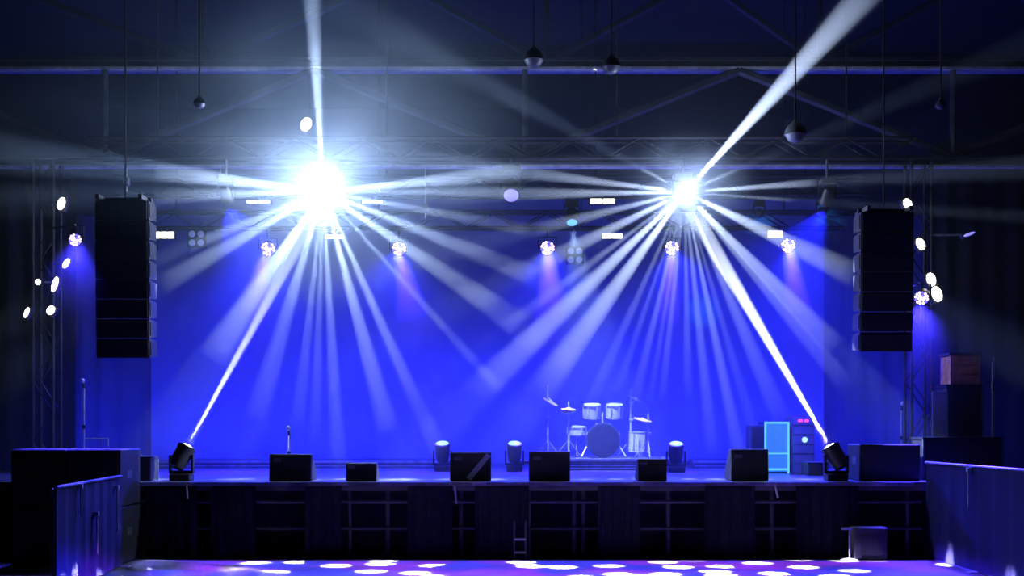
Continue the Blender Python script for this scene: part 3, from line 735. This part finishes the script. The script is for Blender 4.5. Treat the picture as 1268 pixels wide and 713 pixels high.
def cymbal_stand(label, px, ytop, D, cy_px, rad, tilt=.25, boom=None, name='cymbal_stand', z0=None):
    z0 = ZR if z0 is None else z0
    c = P(px, 0, D); top = P(px, ytop, D).z - z0; t = thing(name, label, 'cymbal stand', (c.x, D, z0))
    bm = bmesh.new(); tube(bm, (0, 0, .08), (0, 0, top * .55), .02); obj('lower_tube', bm, 'chrome', t)
    bm = bmesh.new(); tube(bm, (0, 0, top * .5), (0, 0, top), .014); obj('upper_tube', bm, 'chrome', t)
    for z in (top * .55, top * .8): obj('wing_clamp', B(((.01, -.015, z), (.07, .05, .05))), 'chrome', t, bevel=.01)
    stand_legs(t, r=.27, h=.32)
    for i, (dx, py) in enumerate(cy_px):
        z = P(0, py, D).z - z0; Rt = Matrix.Translation((dx, 0, z)) @ Matrix.Rotation(tilt * (1 if i % 2 == 0 else -1), 4, 'Y') @ Matrix.Rotation(.18, 4, 'X')
        bm = bmesh.new(); lathe(bm, [(.03, .028), (.045, .012), (rad * .6, .004), (rad, -.006), (rad, -.009), (rad * .6, .0)], 28, Rt); obj('cymbal', bm, 'brass', t, smooth=True)
        if abs(dx) > .02: bm = bmesh.new(); tube(bm, (0, 0, z - .12), (dx, 0, z), .008, 6); obj('boom_arm', bm, 'chrome', t)
    return t
cymbal_stand('tall cymbal stand apart from the kit, in front of bare backdrop', 678, 476, 20.7, [(.05, 497)], .15, .5)
cymbal_stand('hi-hat stand with two close cymbals beside the snare', 704, 497, 20.75, [(0, 506), (0, 509)], .13, .06, name='hi_hat')
cymbal_stand('tall cymbal boom beside the floor tom', 781, 482, 21.75, [(.1, 494)], .17, .45)
cymbal_stand('lower cymbal stand at the riser edge', 803, 512, 20.75, [(-.1, 519)], .16, .2)

# low moving lamps standing upstage
for px, label in ((548, 'low wash lamp standing at the end of the long low riser'), (637, 'low wash lamp standing beside the tall lone cymbal stand'), (837, 'low wash lamp standing on the deck past the drum riser end')):
    D = 19.6 if px > 800 else 20.0
    moving_head(label, P(px, HOR + (EYE - DECK - .40 * .80) / D * F, D), (0, -.35, 1), .80, False, 'lens_ice')

# microphone stands
def mic_stand(label, px, ytop, D, arm=None):
    c = P(px, 0, D); h = P(0, ytop, D).z - DECK; t = thing('microphone_stand', label, 'microphone stand', (c.x, D, DECK))
    bm = bmesh.new(); lathe(bm, [(.13, 0), (.13, .02), (.02, .04)], 20); obj('base', bm, 'black_plastic', t, smooth=True)
    bm = bmesh.new(); tube(bm, (0, 0, .03), (0, 0, h), .014); obj('pole', bm, 'chrome', t)
    m = Matrix.Translation((0, -.02, h)) @ Matrix.Rotation(.6, 4, 'X')
    bm = bmesh.new(); lathe(bm, [(.014, -.12), (.02, .04), (.018, .05)], 12, m); mc = obj('microphone', bm, 'black_plastic', t, smooth=True)
    bm = bmesh.new(); lathe(bm, [(.02, .05), (.033, .07), (.033, .09), (.015, .115)], 14, m); obj('mic_head', bm, 'chrome', mc, smooth=True)
    obj('clutch', B(((0, 0, h * .55), (.045, .045, .06))), 'black_plastic', t, bevel=.008)
    if arm:
        ex, ey = arm; e = P(ex, ey, D); bm = bmesh.new(); z = e.z - DECK
        tube(bm, (0, 0, z), (e.x - c.x, 0, z), .012); obj('side_arm', bm, 'chrome', t)
        for dx in (0, .09): bm = bmesh.new(); tube(bm, (e.x - c.x - dx, 0, z), (e.x - c.x - dx, 0, z - .12), .010); obj('arm_prong', bm, 'chrome', t)
mic_stand('short microphone stand behind the first stage monitor', 358, 536, 17.2)
mic_stand('tall boom stand with side arm in front of the dim side cloth', 104, 477, 17.6, (134, 543))
mic_stand('thin microphone stand behind the lone subwoofer', 1116, 505, 18.5)

# glowing cabinet, rack
D = 19.2; c = P(962, 0, D); t = thing('glowing_cabinet', 'upright cabinet with glowing cyan front and bright rim', 'cabinet', (c.x, D, DECK), 0)
wd = 31 / F * D; h = P(0, 522, D).z - DECK
obj('body', B(((0, .26, h / 2), (wd, .48, h))), 'cabinet_blue', t)
obj('front_panel', B(((0, .012, h / 2), (wd * .9, .016, h * .95))), 'cabinet_light', t)
for sx in (-1, 1): obj('light_strip', B(((sx * (wd / 2 - .016), 0, h / 2), (.03, .02, h))), 'cabinet_tube', t)
for z in (h - .016, h * .38, .06): obj('light_strip', B(((0, 0, z), (wd - .06, .02, .03 if z != h * .38 else .02))), 'cabinet_tube', t)
a = P(931, 0, D).x; b = P(946, 0, D).x
t = thing('speaker_cabinet', 'narrow dark speaker cabinet close beside the glowing cyan cabinet', 'loudspeaker', ((a + b) / 2, D, DECK))
h2 = P(0, 526, D).z - DECK
obj('cabinet', B(((0, .26, h2 / 2), (b - a, .45, h2))), 'cabinet_blue', t, bevel=.008)
obj('grille', B(((0, .028, h2 / 2), ((b - a) * .85, .014, h2 * .9))), 'grille', t)
a, b = P(981, 0, D).x, P(1009, 0, D).x; h3 = P(0, 515, D).z - DECK
t = thing('equipment_rack', 'equipment rack with red lights and a cyan lamp', 'rack', ((a + b) / 2, D, DECK)); wd = b - a
obj('frame', B(((0, .28, h3 / 2), (wd, .5, h3))), 'riser_black', t)
for k in range(6):
    z = h3 * (k + .5) / 6; u = obj('rack_unit', B(((0, .018, z), (wd * .9, .024, h3 / 6 * .86))), 'side_cloth', t)
    if k == 5:
        for sx in (-1, 1): obj('red_light', B(((sx * .05, .002, z), (.06, .012, .035))), 'red_led', u)
    if k == 3:
        bm = bmesh.new(); lathe(bm, [(.045, 0), (.04, .01), (.01, .016)], 14, Matrix.Translation((.02, .006, z)) @ RX); obj('cyan_light', bm, 'lens_ice', u)
# frame rack, crate and poles beyond the barrier
D = 17.28; a, b = P(1155, 0, D).x, P(1173, 0, D).x; h = P(0, 485, D).z - DECK
t = thing('pipe_frame', 'narrow pipe frame with blue-lit cloth beside the tall case tower', 'frame', ((a + b) / 2, D, DECK)); wd = b - a
for sx in (-1, 1): bm = bmesh.new(); tube(bm, (sx * wd / 2, 0, 0), (sx * wd / 2, 0, h), .012); obj('upright', bm, 'alloy_edge', t)
bm = bmesh.new(); tube(bm, (-wd / 2, 0, h - .01), (wd / 2, 0, h - .01), .014); obj('crossbar', bm, 'alloy_edge', t)
obj('cloth', B(((0, .01, h / 2), (wd * .9, .008, h * .96))), 'backdrop', t)
D = 17.45; a, b = P(1177, 0, D).x, P(1214, 0, D).x; z0 = P(0, 476, 17.4).z + .002; z1 = P(0, 440, D).z
t = thing('wooden_crate', 'brown wooden crate on top of the tall case tower', 'crate', ((a + b) / 2, D, z0)); wd = b - a; h = z1 - z0
for k in range(3): obj('plank', B(((0, .01, h * (k + .5) / 3), (wd, .02, h / 3 - .012))), 'brown_wood', t)
for sx in (-1, 1): obj('corner_post', B(((sx * (wd / 2 - .02), .04, h / 2), (.04, .04, h))), 'brown_wood', t); obj('side_panel', B(((sx * (wd / 2 - .01), .23, h / 2), (.02, .34, h - .02))), 'brown_wood', t)
obj('back_panel', B(((0, .41, h / 2), (wd, .02, h - .02))), 'brown_wood', t)
obj('lid', B(((0, .21, h + .02), (wd + .04, .44, .04))), 'black_paint', t)
for px, label in ((1229, 'thin silver pole nearer the brown crate'), (1239, 'thin silver pole farther from the brown crate')):
    c = P(px, 0, 17.3); h = P(0, 448 if px < 1235 else 440, 17.3).z - DECK
    t = thing('light_stand', label, 'pole', (c.x, 17.3 if px < 1235 else 17.55, DECK))
    bm = bmesh.new(); tube(bm, (0, 0, .02), (0, 0, h), .012); obj('tube', bm, 'alloy_edge', t)
    bm = bmesh.new(); lathe(bm, [(.06, 0), (.06, .015), (.02, .03)], 14); obj('base', bm, 'black_plastic', t)
    bm = bmesh.new(); lathe(bm, [(.02, 0), (.02, .1), (.012, .11)], 10, Matrix.Translation((0, 0, h * .75))); obj('collar', bm, 'steel', t)

# blue battens on the deck behind the risers, washing the backdrop
for k in range(-1, 7):
    x = BX0 + (k + .5) * (BX1 - BX0) / 6
    t = thing('floor_batten', 'low blue light batten on the deck at the foot of the backdrop', 'stage light', (x, 23.75, DECK), 0, 'blue battens along the backdrop foot')
    obj('housing', B(((0, 0, .04), (1.2, .12, .06))), 'black_plastic', t, bevel=.01)
    for sx in (-1, 1): obj('foot', B(((sx * .5, 0, .006), (.06, .18, .012))), 'steel', t)
    for q in range(8): obj('led_lens', B(((-.52 + q * .15, .02, .074), (.11, .05, .008))), 'led_blue', t)
    l = light('batten_source', 'AREA', (x, 23.77, DECK + .10), K_BATTEN, (.010, .016, 1), aim=(x, 25.0, DECK + 2.3)); l.data.shape = 'RECTANGLE'; l.data.size = 1.1; l.data.size_y = .06
